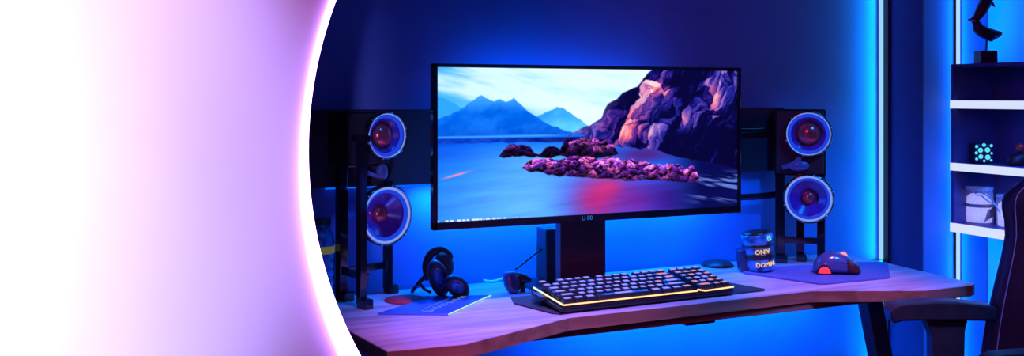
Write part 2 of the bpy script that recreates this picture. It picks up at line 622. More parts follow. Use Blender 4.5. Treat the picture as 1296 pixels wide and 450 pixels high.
def picture(NU, NV):
    u, v = np.meshgrid(np.linspace(0, 1, NU), np.linspace(0, 1, NV))
    x = u * 2.24
    # sky
    t = sst(0, 0.42, v)[..., None]
    side = sst(0.0, 0.45, u)[..., None]
    img = (C3(70, 165, 235) * (1 - t) + C3(95, 190, 250) * t) * (1 - side) + (C3(165, 225, 245) * (1 - t) + C3(215, 243, 255) * t) * side
    cl = fbm(x * 1.6 + 3, v * 9 - x * 1.5, 5, 3)
    img = mix(img, C3(232, 252, 255), sst(0.36, 0.66, cl) * 0.85)
    img = mix(img, C3(50, 150, 235), sst(0.55, 0.75, fbm(x * 2.2, v * 8 - x * 2, 4, 11)) * 0.45 * (1 - side[..., 0]))
    # mountains
    nz = (fbm(x * 14, v * 0 + 2, 4, 5) - 0.5) * 0.035

    def ridge(pts):
        return np.interp(u, [p[0] for p in pts], [p[1] for p in pts]) + nz
    r3 = ridge([(0, .18), (.03, .20), (.08, .27), (.2, .33), (1, .5)])
    img = mix(img, C3(60, 160, 238), sst(-0.004, 0.006, v - r3))
    r2 = ridge([(0, .5), (.26, .36), (.30, .33), (.345, .28), (.365, .265), (.385, .262), (.42, .32), (.46, .385), (.5, .43), (1, .5)])
    m2 = sst(-0.004, 0.006, v - r2)
    sh = fbm(x * 9 + v * 12, v * 10 - x * 6, 4, 9)
    img = mix(img, C3(62, 158, 240) + (sh[..., None] - .5) * 40 + sst(.3, .42, v)[..., None] * C3(45, 45, 15), m2)
    r1 = ridge([(0, .33), (.06, .28), (.105, .21), (.13, .185), (.15, .21), (.17, .228), (.188, .205), (.205, .228), (.23, .195), (.25, .235), (.28, .30), (.33, .37), (.42, .44), (1, .6)])
    m1 = sst(-0.004, 0.006, v - r1)
    sh = fbm(x * 11 + v * 14, v * 12 - x * 8, 5, 21)
    c1 = C3(22, 108, 222) + (sh[..., None] - .5) * 46 + sst(.30, .20, v)[..., None] * C3(45, 45, 10) + sst(.36, .44, v)[..., None] * C3(0, -12, -14)
    img = mix(img, c1, m1)
    # water
    wv = v - 0.445
    water = C3(28, 112, 248) * np.ones_like(img)
    lite = np.exp(-((u - .30) / .22) ** 2) * sst(.46, .62, v) * 0.8 + np.exp(-((u - .08) / .25) ** 2) * sst(.55, .95, v) * .35
    water = mix(water, C3(105, 178, 255), lite)
    water = mix(water, C3(18, 60, 175), sst(.22, .0, u) * sst(.7, .45, v) * .5)
    water = mix(water, C3(70, 90, 225), sst(.30, .5, u) * sst(.6, .9, v) * .7)
    water = mix(water, C3(185, 50, 125), np.exp(-((u - .50) / .085) ** 2 - ((v - .90) / .17) ** 2) * .95)
    water = mix(water, C3(225, 60, 110), np.exp(-((u - .545) / .05) ** 2 - ((v - .84) / .08) ** 2) * .8)
    water = mix(water, C3(120, 45, 150), np.exp(-((u - .63) / .10) ** 2 - ((v - .92) / .14) ** 2) * .9)
    water = mix(water, C3(60, 30, 130), np.exp(-((u - .74) / .08) ** 2 - ((v - .93) / .16) ** 2) * .9)
    water = mix(water, C3(12, 14, 74), sst(.70, .88, u))
    wn = fbm(x * 3.5, v * 34 + x * 3, 4, 31)
    water = water * (0.90 + 0.20 * wn[..., None])
    foam = sst(.56, .70, fbm(x * 3.0 + 5, v * 30 - x * 5, 4, 37)) * sst(.78, .90, u) * sst(.72, .78, v) * sst(1.0, .92, v)
    water = mix(water, C3(120, 150, 235), foam * .8)
    img = mix(img, water, sst(-0.003, 0.003, wv))
    # far shore
    shore = sst(.462, .470, v) * sst(.0, .010, (.500 + .012 * sst(.25, .5, u)) - v + (fbm(x * 12, v * 3, 3, 41) - .5) * .02)
    shc = C3(20, 62, 178) * (1 - sst(.1, .45, u)[..., None]) + C3(20, 22, 96) * sst(.1, .45, u)[..., None]
    img = mix(img, shc + (fbm(x * 30, v * 60, 3, 43)[..., None] - .5) * 46, shore * .92 * sst(.62, .52, u))
    img = mix(img, C3(96, 178, 255), np.exp(-((v - .453) / .006) ** 2) * sst(.42, .3, u) * .75)
    img = mix(img, C3(84, 28, 104), np.exp(-((u - .66) / .12) ** 2 - ((v - .60) / .06) ** 2) * .85 * sst(.45, .5, v))
    # cliff
    cn = (fbm(x * 9, v * 9, 4, 51) - .5) * .06 + (fbm(x * 3.5, v * 0 + 5, 3, 52) - .5) * .06
    ctop = np.interp(u, [0, .44, .475, .51, .535, .565, .60, .635, .665, .70, 1], [1, .41, .375, .32, .235, .20, .155, .12, .05, -.02, -.3]) + cn
    cbot = np.interp(u, [0, .44, .52, .58, .66, .75, .85, 1], [.43, .46, .52, .535, .56, .615, .665, .72]) + (fbm(x * 10, v * 0 + 7, 4, 53) - .5) * .05
    mc = sst(-0.003, 0.005, v - ctop) * sst(-0.004, 0.006, cbot - v)
    an = R(54)
    ca, sa = math.cos(an), math.sin(an)
    wx = x + (fbm(x * 5, v * 5, 4, 61) - .5) * .20
    wy = v + (fbm(x * 5 + 9, v * 5, 4, 67) - .5) * .20
    p, q = wx * ca - wy * sa, wx * sa + wy * ca
    cid, f1, fe, dx, dy = voro(p * 3.4, q * 7.0, 71)
    cid2, g1, ge, dx2, dy2 = voro(p * 7.5 + 3, q * 19, 83)
    cid3, h1, he, dx3, dy3 = voro(p * 20 + 3, q * 44, 89)
    streak = fbm(p * 5, q * 42, 5, 91)
    br = .10 + .42 * cid ** 1.6 + .34 * (cid2 - .4) + .16 * (cid3 - .5) + .55 * (streak - .5) - .40 * dy + .10 * dx
    warmc = np.exp(-((u - .615) / .05) ** 2 - ((v - .44) / .09) ** 2) + np.exp(-((u - .735) / .05) ** 2 - ((v - .12) / .10) ** 2) + \
        np.exp(-((u - .905) / .032) ** 2 - ((v - .20) / .11) ** 2) + .7 * np.exp(-((u - .655) / .03) ** 2 - ((v - .30) / .09) ** 2) + \
        .5 * np.exp(-((u - .80) / .03) ** 2 - ((v - .36) / .07) ** 2) + .5 * np.exp(-((u - .69) / .02) ** 2 - ((v - .18) / .12) ** 2)
    br = br + .34 * warmc * (.4 + cid2)
    darkc = np.exp(-((u - .79) / .05) ** 2 - ((v - .15) / .16) ** 2) + sst(.36, .56, v) * sst(.67, .74, u) + .5 * sst(.84, .97, u)
    br = br - .30 * darkc
    br = br - .22 * (1 - sst(.0, .10, fe)) - .14 * (1 - sst(.0, .10, ge)) - .06 * (1 - sst(0, .1, he))
    br = np.clip(br * 1.08 - .075, 0, 1)
    tk = [0, .12, .25, .38, .52, .66, .82, 1]
    ramp = [C3(9, 6, 48), C3(20, 14, 82), C3(44, 28, 116), C3(92, 48, 132), C3(162, 72, 134), C3(222, 108, 136), C3(240, 158, 172), C3(250, 205, 210)]
    cool = [C3(9, 8, 54), C3(18, 18, 96), C3(38, 38, 136), C3(78, 66, 164), C3(122, 98, 186), C3(166, 136, 206), C3(200, 180, 226), C3(230, 220, 245)]
    base = np.stack([np.interp(br, tk, [c[k] for c in ramp]) for k in range(3)], -1)
    basec = np.stack([np.interp(br, tk, [c[k] for c in cool]) for k in range(3)], -1)
    base = mix(base, basec, sst(.22, .55, fbm(x * 3 + 1, v * 3, 3, 95)) * (1 - np.clip(warmc, 0, .9)))
    base = mix(base, C3(120, 100, 190), np.exp(-((v - ctop - .015) / .03) ** 2) * sst(.60, .5, u) * .55)
    img = mix(img, base, mc)
    # rocks in the water: (u0, u1, centre line, half heights)
    def rocks(us, tops, bots, scale, seed, palr, dens):
        nonlocal img
        tp = np.interp(u, us, tops) + (fbm(x * 16, v * 0 + seed, 4, seed) - .5) * .055
        bt = np.interp(u, us, bots) + (fbm(x * 12, v * 0 + seed + 3, 4, seed + 5) - .5) * .035
        m = sst(-.003, .005, v - tp) * sst(-.003, .005, bt - v) * (u > us[0]) * (u < us[-1])
        w1 = x + (fbm(x * 14, v * 14, 4, seed + 7) - .5) * .07
        w2 = v + (fbm(x * 14, v * 14, 4, seed + 8) - .5) * .07
        c, a1, e1, d1, d2 = voro(w1 * scale, w2 * scale * 1.4, seed)
        c_, a2, e2, d3, d4 = voro(w1 * scale * 2.3, w2 * scale * 3.2, seed + 4)
        pl = np.array(palr)
        b = pl[(c * (len(palr) - .001)).astype(int)]
        rel = (v - tp) / np.maximum(bt - tp, .01)
        big = fbm(x * 7, v * 9, 3, seed + 13)
        lt = np.clip(.72 - d2 * 1.1 - d1 * .4 - d4 * .7 + (c_ - .5) * .7 + (big - .5) * 1.3, .06, 1.7) * np.clip(1.15 - rel * .9, .22, 1.2)
        b = b * lt[..., None] * (0.55 + .9 * fbm(x * 70, v * 70, 3, seed + 2))[..., None]
        b = mix(b, C3(20, 8, 44), (1 - sst(0, .14, e1)) * dens * .6 + (1 - sst(0, .12, e2)) * dens * .35)
        b = b * np.array([.98, .78, 1.16])
        img = mix(img, b, m)
    dark = [C3(40, 22, 62), C3(66, 36, 76), C3(30, 18, 58), C3(92, 50, 92)]
    pink = [C3(206, 116, 196), C3(240, 156, 215), C3(160, 88, 176), C3(255, 150, 186), C3(120, 66, 156), C3(190, 140, 230)]
    rocks([.185, .20, .225, .25, .28, .31], [.58, .53, .515, .52, .54, .575], [.585, .60, .585, .60, .60, .58], 24, 101, dark, .7)
    rocks([.28, .32, .36, .40], [.58, .55, .53, .57], [.59, .60, .60, .59], 24, 107, dark, .7)
    rocks([.375, .40, .44, .48, .52, .545, .57], [.54, .47, .49, .46, .48, .50, .59], [.58, .60, .61, .62, .62, .61, .60], 17, 113, [C3(60, 34, 80), C3(120, 70, 126), C3(50, 30, 80), C3(160, 98, 140)], .7)
    rocks([.255, .28, .33, .38, .45, .52, .60, .70, .78, .83, .86], [.66, .62, .605, .60, .615, .62, .635, .66, .675, .70, .78], [.675, .70, .71, .735, .745, .765, .775, .79, .81, .82, .80], 17, 127, pink, .8)
    # orange glint, taskbar
    gl = np.exp(-(((u - .055) + (v - .70) * .55) / .012) ** 2 * .25 - (((v - .70) + (u - .055) * .5) / .006) ** 2)
    img = mix(img, C3(255, 150, 150), np.clip(gl * 1.2, 0, .85))
    bar = (v > .988) * (vnoise(u * 260, v * 0 + 1, 7) > .48) * sst(.30, .14, u)
    img = mix(img, C3(225, 240, 255), bar * .95)
    lum = img.mean(-1, keepdims=True)
    img = lum + (img - lum) * 1.14
    return np.clip(img, 0, 255)


NU, NV = 560, 250
pic = picture(NU, NV) / 255.0
lin = np.where(pic <= 0.04045, pic / 12.92, ((pic + 0.055) / 1.055) ** 2.4)
vx = np.linspace(sx0 - lx, sx1 - lx, NU)
vz = np.linspace(sz1 - lz, sz0 - lz, NV)
gx, gz = np.meshgrid(vx, vz)
co = np.stack([gx, np.full_like(gx, MY + 0.0065 - ly), gz], -1).reshape(-1, 3)
ii = np.arange(NU * NV).reshape(NV, NU)
fc = np.stack([ii[:-1, :-1], ii[1:, :-1], ii[1:, 1:], ii[:-1, 1:]], -1).reshape(-1, 4)
sm = bpy.data.meshes.new('screen')
sm.vertices.add(len(co))
sm.vertices.foreach_set('co', co.ravel())
sm.loops.add(fc.size)
sm.loops.foreach_set('vertex_index', fc.ravel().astype(np.int32))
sm.polygons.add(len(fc))
sm.polygons.foreach_set('loop_start', (np.arange(len(fc)) * 4).astype(np.int32))
sm.update(calc_edges=True)
ca_ = sm.color_attributes.new('picture', 'FLOAT_COLOR', 'POINT')
ca_.data.foreach_set('color', np.concatenate([lin.reshape(-1, 3), np.ones((NU * NV, 1))], 1).ravel().astype(np.float32))
msc = bpy.data.materials.new('lit_screen')
msc.use_nodes = True
nt = msc.node_tree
nt.nodes.clear()
o_ = nt.nodes.new('ShaderNodeOutputMaterial')
e_ = nt.nodes.new('ShaderNodeEmission')
a_ = nt.nodes.new('ShaderNodeAttribute')
a_.attribute_name = 'picture'
e_.inputs['Strength'].default_value = 1.12
nt.links.new(a_.outputs['Color'], e_.inputs['Color'])
nt.links.new(e_.outputs[0], o_.inputs['Surface'])
sm.materials.append(msc)
so = bpy.data.objects.new('screen', sm)
COL.objects.link(so)
so.parent = mon
lg = at_y(743, 273, MY)
text('logo', 'Li 00', 0.016, M['logo'], mon, T(*ml(lg.x, MY - 0.0006, (mz0 + sz0) / 2)) @ RX(PI / 2), depth=0.0004)
MB().box(ml(1.21, 2.30, (ZD + mz0 + 0.06) / 2), (0.139, 0.030, mz0 + 0.06 - ZD), bevel=0.002).build('stand_neck', M['neck'], mon)
MB().box(ml(1.21, 2.245, mz0 + 0.12), (0.12, 0.11, 0.10), bevel=0.006).build('hinge', M['black'], mon)
MB().box(ml(1.21, 2.36, ZD + 0.005), (0.27, 0.19, 0.010), bevel=0.003).build('stand_base', M['black'], mon)

# tall narrow box behind the stand, standing on the desk
rt = thing('router', 'tall narrow black box standing behind the monitor stand', 'router', (1.165, 2.40, ZD + 0.0105))
MB().box((0, 0, 0.075), (0.055, 0.07, 0.145), taper=(1, .92), bevel=0.004).build('case', M['satin'], rt)
# ------------------------------------------------------------------ desk mat and keyboard
dm_poly = [at_z(700, 398, ZD), at_z(641, 378, ZD), at_z(690, 362, ZD), at_z(890, 345, ZD), at_z(963, 366, ZD)]
c = sum(((p.x) for p in dm_poly)) / 5
KX, KY, KR = 1.265, 2.148, R(3.5)
dm = MB().prism([(0.965, 2.195), (1.004, 2.058), (1.02, 2.046), (1.650, 2.073), (1.660, 2.085), (1.60, 2.262), (0.985, 2.262)], 0, 0.004, bevel=0.001).build('desk_mat', M['mat'], loc=(0, 0, ZD + 0.0002))
tag(dm, 'wide thin black desk mat under the keyboard at the front edge', 'desk mat')

kb = thing('keyboard', 'black mechanical keyboard with glowing keys and amber front light bar', 'keyboard', (1.276, 2.138, ZD + 0.0047), R(2.0))
TILT = R(5)
KM = RX(TILT)


def kp(x, y, z):
    v = KM @ Vector((x, y + 0.09, z))
    return (v.x, v.y - 0.09, v.z)


def kbox(b, c, s, **k):
    b.box(kp(*c), s, rot=KM.to_3x3(), **k)
    return b


x0m, x1m = -0.253, 0.140
x0n, x1n = 0.148, 0.256
PU, PV = (x1m - x0m - 0.008) / 15, 0.0250
kbox(kbox(MB(), (0, -0.009, 0.006), (x1n - x0n + x1m - x0m + 0.02, 0.160, 0.010), bevel=0.003), ((x0m + x1m) / 2, -0.009, 0.014), (x1m - x0m, 0.162, 0.009), bevel=0.003).build('base', M['black'], kb)
bb = MB()
bb.prism([(x0n + .012, -0.094), (x1n, -0.088), (x1n, 0.072), (x0n, 0.072), (x0n, -0.080)], 0.010, 0.0185, bevel=0.002, xf=T(0, -0.09, 0) @ KM @ T(0, 0.09, 0))
bb.build('number_pad_base', M['black'], kb)
for sx in (-1, 1):
    MB().box((sx * 0.2, 0.06, 0.007), (0.03, 0.02, 0.014), bevel=0.002).build('foot', M['black'], kb)
lb = MB()
lb.box(kp(x0m - 0.0012, -0.009, 0.0195), (0.003, 0.158, 0.0032), rot=KM.to_3x3())
lb.build('light_bar', M['barwhite'], kb)['label'] = 'white light bar along the left side'
nseg = 12
lbf = MB()
lbf.box(kp((x0m + x1m) / 2, -0.0898, 0.0195), (x1m - x0m, 0.003, 0.0030), rot=KM.to_3x3())
lbf.build('light_bar', M['barwarm'], kb)['label'] = 'amber light bar along the front'
lbn = MB()
lbn.tube([kp(x0n - .001, -0.080, 0.0195), kp(x0n + .012, -0.096, 0.0195), kp(x1n, -0.0895, 0.0195)], 0.002, 8)
lbn.build('light_bar', M['barwarm'], kb)
MB().box(kp(x0m - 0.012, 0.012, 0.012), (0.018, 0.05, 0.012), rot=KM.to_3x3(), bevel=0.004).build('side_wing', M['black'], kb)


def key(x, w, row, px0, warm=False, h=0.011):
    y = -0.083 + PV * (row + .5)
    cx_ = px0 + x + w / 2
    k = MB()
    c0 = kp(cx_, y, 0.0185 + h / 2 + (0.0016 * row if row < 6 else 0))
    k.box(c0, (w - 0.0026, PV - 0.0034, h), rot=KM.to_3x3(), taper=(0.86 if w < 0.04 else 0.95, 0.78), bevel=0.0012, seg=1)
    o = k.build('key', M['key'], kb)
    l = MB()
    c1 = kp(cx_, y + 0.001, 0.0185 + h + 0.0003 + (0.0016 * row if row < 6 else 0))
    l.box(c1, (min(w * 0.54, 0.05), PV * 0.40, 0.0007), rot=KM.to_3x3())
    lo = l.build('legend_sheen', M['legend_sheen_warm'] if warm else M['legend_sheen'], o)  # glowing plate imitates the sheen on the keycap top, legend included
    return o


rows = [
    [1.25, 1.25, 1.25, 6.25, 1.25, 1.25, 1.25, 1.25],
    [2.25] + [1] * 10 + [2.75],
    [1.75] + [1] * 11 + [2.25],
    [1.5] + [1] * 12 + [1.5],
    [1] * 13 + [2],
]
for r_, ws in enumerate(rows):
    xx = 0.0
    for w in ws:
        key(xx * PU, w * PU, r_, x0m + 0.004, warm=(xx > 11.6 and random.random() < .22))
        xx += w
for xx in (0, 2, 3, 4, 5, 6.5, 7.5, 8.5, 9.5, 11, 12, 13, 14):
    key(xx * PU, PU, 5, x0m + 0.004, warm=xx > 11)
NPU = (x1n - x0n - 0.006) / 4
for r_ in range(6):
    cols = [(0, 2), (2, 1), (3, 1)] if r_ == 0 else [(0, 1), (1, 1), (2, 1), (3, 1)]
    for cx_, w in cols:
        key(cx_ * NPU, w * NPU, r_, x0n + 0.003, warm=random.random() < .45)

# ------------------------------------------------------------------ mouse pad, mouse
mp_ = MB().prism([(1.752, 2.30), (1.845, 2.080), (1.862, 2.074), (2.085, 2.070), (2.100, 2.075), (2.262, 2.245), (2.268, 2.262), (2.15, 2.305), (2.03, 2.305), (1.80, 2.365)], 0, 0.006, bevel=0.0015).build('mouse_pad', M['padblue'], loc=(0, 0, ZD + 0.0002))
tag(mp_, 'grey-blue angular mouse pad at the right end of the desk', 'mouse pad')
ms = thing('mouse', 'dark glossy mouse with red glowing wheel and red side on the pad', 'mouse', at_z(1058, 345, ZD + 0.0065), -YAW + R(-8))
ZM = 0.0
# local: +x = front (image right), z up
rings = []
L0 = 0.066
prof = [(-1.0, .006, .010, .004), (-.93, .020, .030, .012), (-.75, .031, .047, .0), (-.5, .036, .059, 0), (-.2, .036, .064, 0), (.1, .034, .062, 0), (.4, .033, .054, 0), (.7, .031, .042, 0), (.9, .027, .030, 0), (1.0, .016, .018, .004)]
for t, w, h, zb in prof:
    ring = []
    for k in range(28):
        a = 2 * PI * k / 28
        cy, sz_ = math.cos(a), math.sin(a)
        yy = w * math.copysign(abs(cy) ** .75, cy)
        if sz_ >= 0:
            zz = h * (.30 + .70 * sz_ ** .85)
        else:
            zz = h * .30 + (h * .30 - max(zb, .0015)) * sz_
        ring.append(Vector((t * L0, yy * (1.0 if sz_ < .2 else 1 - .15 * sz_), zz)))
    rings.append(ring)
MB().loft(rings).build('shell', M['mouse'], ms)
# glossy dark nose on the near side and the wheel
ng = MB()
rn = []
for t, w, h, zb in prof[6:]:
    ring = []
    for k in range(14):
        a = PI + PI * .62 * k / 13 + R(20) - PI * .35
        cy, sz_ = math.cos(a), math.sin(a)
        yy = w * math.copysign(abs(cy) ** .75, cy)
        zz = h * (.30 + .70 * max(0, sz_) ** .85) if sz_ >= 0 else h * .30 + (h * .30 - max(zb, .0015)) * sz_
        ring.append(Vector((t * L0 * 1.01, yy * 1.03 - .0004, zz * 1.01 + .0004)))
    rn.append(ring)
for i in range(len(rn) - 1):
    for k in range(13):
        ng._add([rn[i][k], rn[i][k + 1], rn[i + 1][k + 1], rn[i + 1][k]], [(0, 1, 2, 3)])
bmesh.ops.remove_doubles(ng.bm, verts=ng.bm.verts[:], dist=1e-5)
bmesh.ops.solidify(ng.bm, geom=ng.bm.faces[:], thickness=-0.0012)
ng.build('side_panel', M['mousedark'], ms)
MB().lathe([(0, -.004), (.009, -.004), (.011, -.002), (.011, .002), (.009, .004), (0, .004)], 24, T(.020, -.003, .052) @ RX(PI / 2)).build('wheel', M['redhot'], ms)
# arch shaped thumb recess with a red glowing floor at the rear left side
ar = MB()
pa = [(-.060 + .020 + .022 * math.cos(q), .003 + .026 * math.sin(q)) for q in [PI * k / 14 for k in range(15)]]
ar.prism(pa, 0, .004, xf=Matrix(((1, 0, 0, 0), (0, 0, -1, -.0345), (0, 1, 0, 0), (0, 0, 0, 1))))
ar.build('thumb_recess', M['black'], ms)
ar = MB()
pa = [(-.060 + .021 + .017 * math.cos(q), .005 + .019 * math.sin(q)) for q in [PI * k / 14 for k in range(15)]]
ar.prism(pa, 0, .0016, xf=Matrix(((1, 0, 0, 0), (0, 0, -1, -.0382), (0, 1, 0, 0), (0, 0, 0, 1))))
ar.build('side_light', M['red'], ms)
MB().tube([(.010, -.0335, .040), (.030, -.0325, .0385), (.052, -.029, .031), (.064, -.018, .024)], .0007, 6).build('seam', M['steel'], ms)

# ------------------------------------------------------------------ lettered tumbler on the mouse pad
tp_ = at_z(963, 342, ZD + 0.0062)
tm = thing('tumbler', 'dark tilted tumbler with blue glass bands and gold lettering, left on the mouse pad', 'tumbler', tp_, -YAW)
tm.rotation_euler = (0, R(-7), -YAW)
body = [(0.0, .004), (.040, .004), (.042, .006), (.043, .036), (.0435, .040), (.0435, .078), (.047, .082), (.0475, .108), (.046, .112), (.038, .112), (.036, .100), (.0, .098)]
MB().lathe(body, 14).build('body', M['glassblue'], tm)
MB().lathe([(.0415, .038), (.0455, .040), (.0462, .048), (.0462, .052), (.0445, .056), (.042, .056)], 36).build('band', M['black'], tm)
MB().lathe([(.043, .074), (.0468, .076), (.0468, .084), (.043, .086)], 36).build('band', M['black'], tm)
MB().lathe([(0, .116), (.030, .119), (.043, .116), (.044, .111), (.040, .108)], 36).build('lid', M['black'], tm)
MB().box((-.036, .012, .036), (.05, .05, .066), bevel=.003).build('shade_block', M['cube'], tm)  # dark block imitates the tumbler's shaded left side


def curved_text(name, body, size, m, parent, rad, z, a0, depth=.0008):
    """letters bent round a vertical cylinder of radius rad, centred on angle a0 (0 = -y)"""
    o = text(name, body, size, m, parent, Matrix.Identity(4), depth)
    for v in o.data.vertices:
        x, y, zz = v.co
        a = a0 + x / rad
        r = rad + zz + depth
        v.co = (math.sin(a) * r, -math.cos(a) * r, z + y)
    return o


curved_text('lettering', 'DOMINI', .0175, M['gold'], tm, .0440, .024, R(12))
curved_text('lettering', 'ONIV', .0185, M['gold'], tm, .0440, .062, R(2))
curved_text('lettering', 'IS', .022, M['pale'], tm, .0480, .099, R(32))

# flat oval puck by the wall
pk = at_z(908, 336, ZD)
pu = thing('charging_pad', 'flat dark oval puck on the desk against the wall', 'charging pad', pk)
MB().lathe([(0, 0), (.046, 0), (.049, .003), (.047, .008), (.036, .014), (.015, .016), (0, .0165)], 36).build('shell', M['satin'], pu)
MB().lathe([(.0492, .0015), (.0502, .003), (.0492, .0045)], 36).build('foot_ring', M['black'], pu)

# ------------------------------------------------------------------ speakers
def ring_xf(x, y, z):
    return T(x, y, z) @ RX(PI / 2)     # lathe axis z -> -y (towards the listener)


def driver(root, x, y, z, r, pale, ballcap):
    """a round driver unit facing -y; a part of the speaker with its own pieces"""
    X = ring_xf(x, y, z)
    can = MB().lathe([(0, -.05), (r * .7, -.05), (r * .98, -.02), (r * 1.04, -.004), (r * 1.04, .008), (r * .98, .012), (r * .95, .010), (r * .93, .002)], 56, X).build('driver', M['gloss'], root)
    MB().lathe([(r * .985, .0118), (r * .972, .0145), (r * .955, .0118)], 64, X).build('ring', M['steel'], can)
    MB().lathe([(r * .955, .009), (r * .93, .0125), (r * (.87 if pale else .915), .008)], 64, X).build('halo_ring', M['ringpale'], can)
    MB().lathe([(r * .93, .003), (r * .86, .009), (r * .76, .001)], 64, X).build('light_ring', M['ringlight'], can)
    prof = [(r * .80, -.001)]
    for k in range(9):
        q = k / 8
        prof.append((r * (.77 - .49 * q), -.001 - .027 * q + (.0014 if k % 2 else 0)))
    MB().lathe(prof, 56, X).build('cone', M['cone'], can)
    if ballcap:
        cp = [(r * .56 * math.cos(q), -.020 + r * .42 * math.sin(q)) for q in [PI / 2 * k / 10 for k in range(11)]]
    else:
        cp = [(r * .30 * math.cos(q), -.026 + r * .22 * math.sin(q)) for q in [PI / 2 * k / 10 for k in range(11)]]
    MB().lathe(cp, 40, X).build('dust_cap', M['cap'], can)
    for k in range(6):
        a = k * PI / 3 + .3
        MB().lathe([(0, .0135), (.0025, .013), (.003, .010)], 10, T(x + math.cos(a) * r * 1.005, y, z + math.sin(a) * r * 1.005) @ RX(PI / 2)).build('bolt', M['screw'], can)
    return can


def speaker(label, loc, rz, r1, r2, legs, z1, z2, dx, cab, cdep, group):
    t = thing('speaker', label, 'speaker', loc, rz, group)
    cx0, cx1, cz0, cz1 = cab
    b = MB()
    b.box(((cx0 + cx1) / 2, cdep / 2 + .005, (cz0 + cz1) / 2), (cx1 - cx0, cdep, cz1 - cz0), bevel=.003)
    b.build('cabinet', M['gloss'], t)
    MB().box(((cx0 + cx1) / 2, .003, (cz0 + cz1) / 2), (cx1 - cx0 - .012, .010, cz1 - cz0 - .012), bevel=.002).build('baffle', M['satin'], t)
    for x, y, zt, s in legs:
        l = MB()
        l.box((x, y, zt / 2 + .005), (s, s, zt - .01), bevel=.0015)
        l.box((x + .004, y - .01, .012), (s * 1.25, s * 2.0, .024), bevel=.003)
        l.build('leg', M['gloss'], t)
    d1 = driver(t, dx, -.012, z1, r1, False, True)
    d2 = driver(t, dx, -.012, z2, r2, True, False)
    bk = MB()
    bk.box((dx, .045, z2), (r2 * 1.1, .03, .05), bevel=.003)
    bk.build('bracket', M['satin'], t)
    return t


dk_l = Vector((0.664, 2.392, ZD))
sl = speaker('black open-frame speaker with two round drivers left of the monitor', dk_l, R(18), .060, .0765,
             [(-.085, -.058, .43, .020), (-.070, .060, .43, .024), (.070, .055, .30, .020)],   .424, .218, .016, (-.085, .045, .345, .487), .10, 'desk speakers')
for c_, s_ in (((0, .055, .075), (.16, .016, .018)), ((-.070, 0, .075), (.016, .12, .018)), ((-.070, 0, .42), (.016, .13, .016))):
    MB().box(c_, s_, bevel=.002).build('crossbar', M['gloss'], sl)
fr_ = MB()
fr_.tube(smooth_path([(.072, .055, .20), (.072, .02, .16), (.055, .0, .15)]), .008, 8)
fr_.build('support_arm', M['gloss'], sl)
gw = MB()
gw.tube(smooth_path([(-.03, .0, .330), (.0, -.005, .318), (.02, -.005, .322), (.018, 0, .345)]), .006, 8)
gw.ball((.012, -.004, .330), (.018, .012, .022))
gw.build('coupling', M['headshell'], sl)

p_r = at_y(1012, 327, 2.40)
sr = speaker('black open-frame speaker with two round drivers right of the monitor', (p_r.x - .018, 2.375, ZD), R(-40.5), .0695, .0745,
             [(-.062, .02, .29, .030), (.062, .02, .29, .024), (.0, .060, .29, .024)], .408, .206, .024, (-.080, .076, .275, .485), .07, 'desk speakers')
MB().box((0, .02, .070), (.115, .018, .020), bevel=.002).build('crossbar', M['gloss'], sr)
MB().box((0, .02, .29), (.15, .03, .02), bevel=.002).build('crossbar', M['gloss'], sr)
gw = MB()
gw.tube(smooth_path([(-.055, -.008, .300), (-.02, -.012, .315), (.0, -.012, .335)]), [.002] + [.010] * 11 + [.006] * 13 if False else .008, 8)
gw.ball((-.005, -.010, .307), (.032, .012, .018))
gw.build('coupling', M['headshell'], sr)
# two wall arms that carry the right speaker
for zz in (1.167 - ZD, .958 - ZD):
    p0 = sr.matrix_basis.inverted() @ Vector((1.745, 2.488, ZD + zz))
    p1 = sr.matrix_basis.inverted() @ Vector((1.765, 2.452, ZD + zz))
    p2 = sr.matrix_basis.inverted() @ Vector((1.93, 2.450, ZD + zz))
    MB().tube(smooth_path([p0, p1, (p1 + p2) / 2, p2, Vector((-.06, .05, zz + .004))], 5), .0105, 10).build('arm', M['gloss'], sr)

# ------------------------------------------------------------------ headphones
hp = thing('headphones', 'black over-ear headphones leaning folded at the left of the desk', 'headphones', at_z(556, 374, ZD), -YAW)


def cup(cx, cy, cz, rx, rz_, th, tilt, yaw):
    X = T(cx, cy, cz) @ RZ(yaw) @ RY(tilt) @ RX(PI / 2 + R(14))
    o = MB().lathe([(0, -th), (.6, -th), (.86, -th * .7), (.98, -th * .2), (1.0, .2 * th), (.93, th * .6), (.75, th * .75), (0, th * .6)], 36, X @ Matrix.Diagonal((rx, rz_, 1, 1))).build('ear_cup', M['headshell'], hp)
    MB().lathe([(.98, .3 * th), (1.02, .7 * th), (.94, 1.25 * th), (.76, 1.3 * th), (.62, .9 * th), (.60, .5 * th)], 36, X @ Matrix.Diagonal((rx, rz_, 1, 1))).build('ear_cushion', M['cushion'], o)
    MB().lathe([(0, 1.0 * th), (.3, 1.05 * th), (.5, 0.95 * th), (.52, .5 * th)], 30, X @ Matrix.Diagonal((rx * .9, rz_ * .95, 1, 1))).build('grille', M['glassblue'], o)
    return o


cup(-.004, -.004, .050, .026, .053, .014, R(-20), R(22))
cup(.046, -.014, .030, .025, .038, .014, R(-48), R(12))
MB().tube(smooth_path([(-.028, .012, .040), (-.036, .018, .075), (-.024, .02, .106), (.002, .018, .118), (.022, .012, .108), (.026, .012, .096)], 8), .011, 12, flat=.55).build('headband', M['satin'], hp)
MB().ball((.012, .010, .080), (.026, .018, .034), rot=Matrix.Rotation(R(-15), 3, 'Y')).build('band_pad', M['cushion'], hp)
MB().tube([(-.030, .02, .056), (-.052, .026, .034), (-.076, .032, .004)], [.007, .006, .005], 8).build('stand_leg', M['satin'], hp)
MB().tube([(-.055, .026, .030), (-.040, .0, .018), (-.022, -.004, .010)], .004, 8).build('stand_leg', M['satin'], hp)

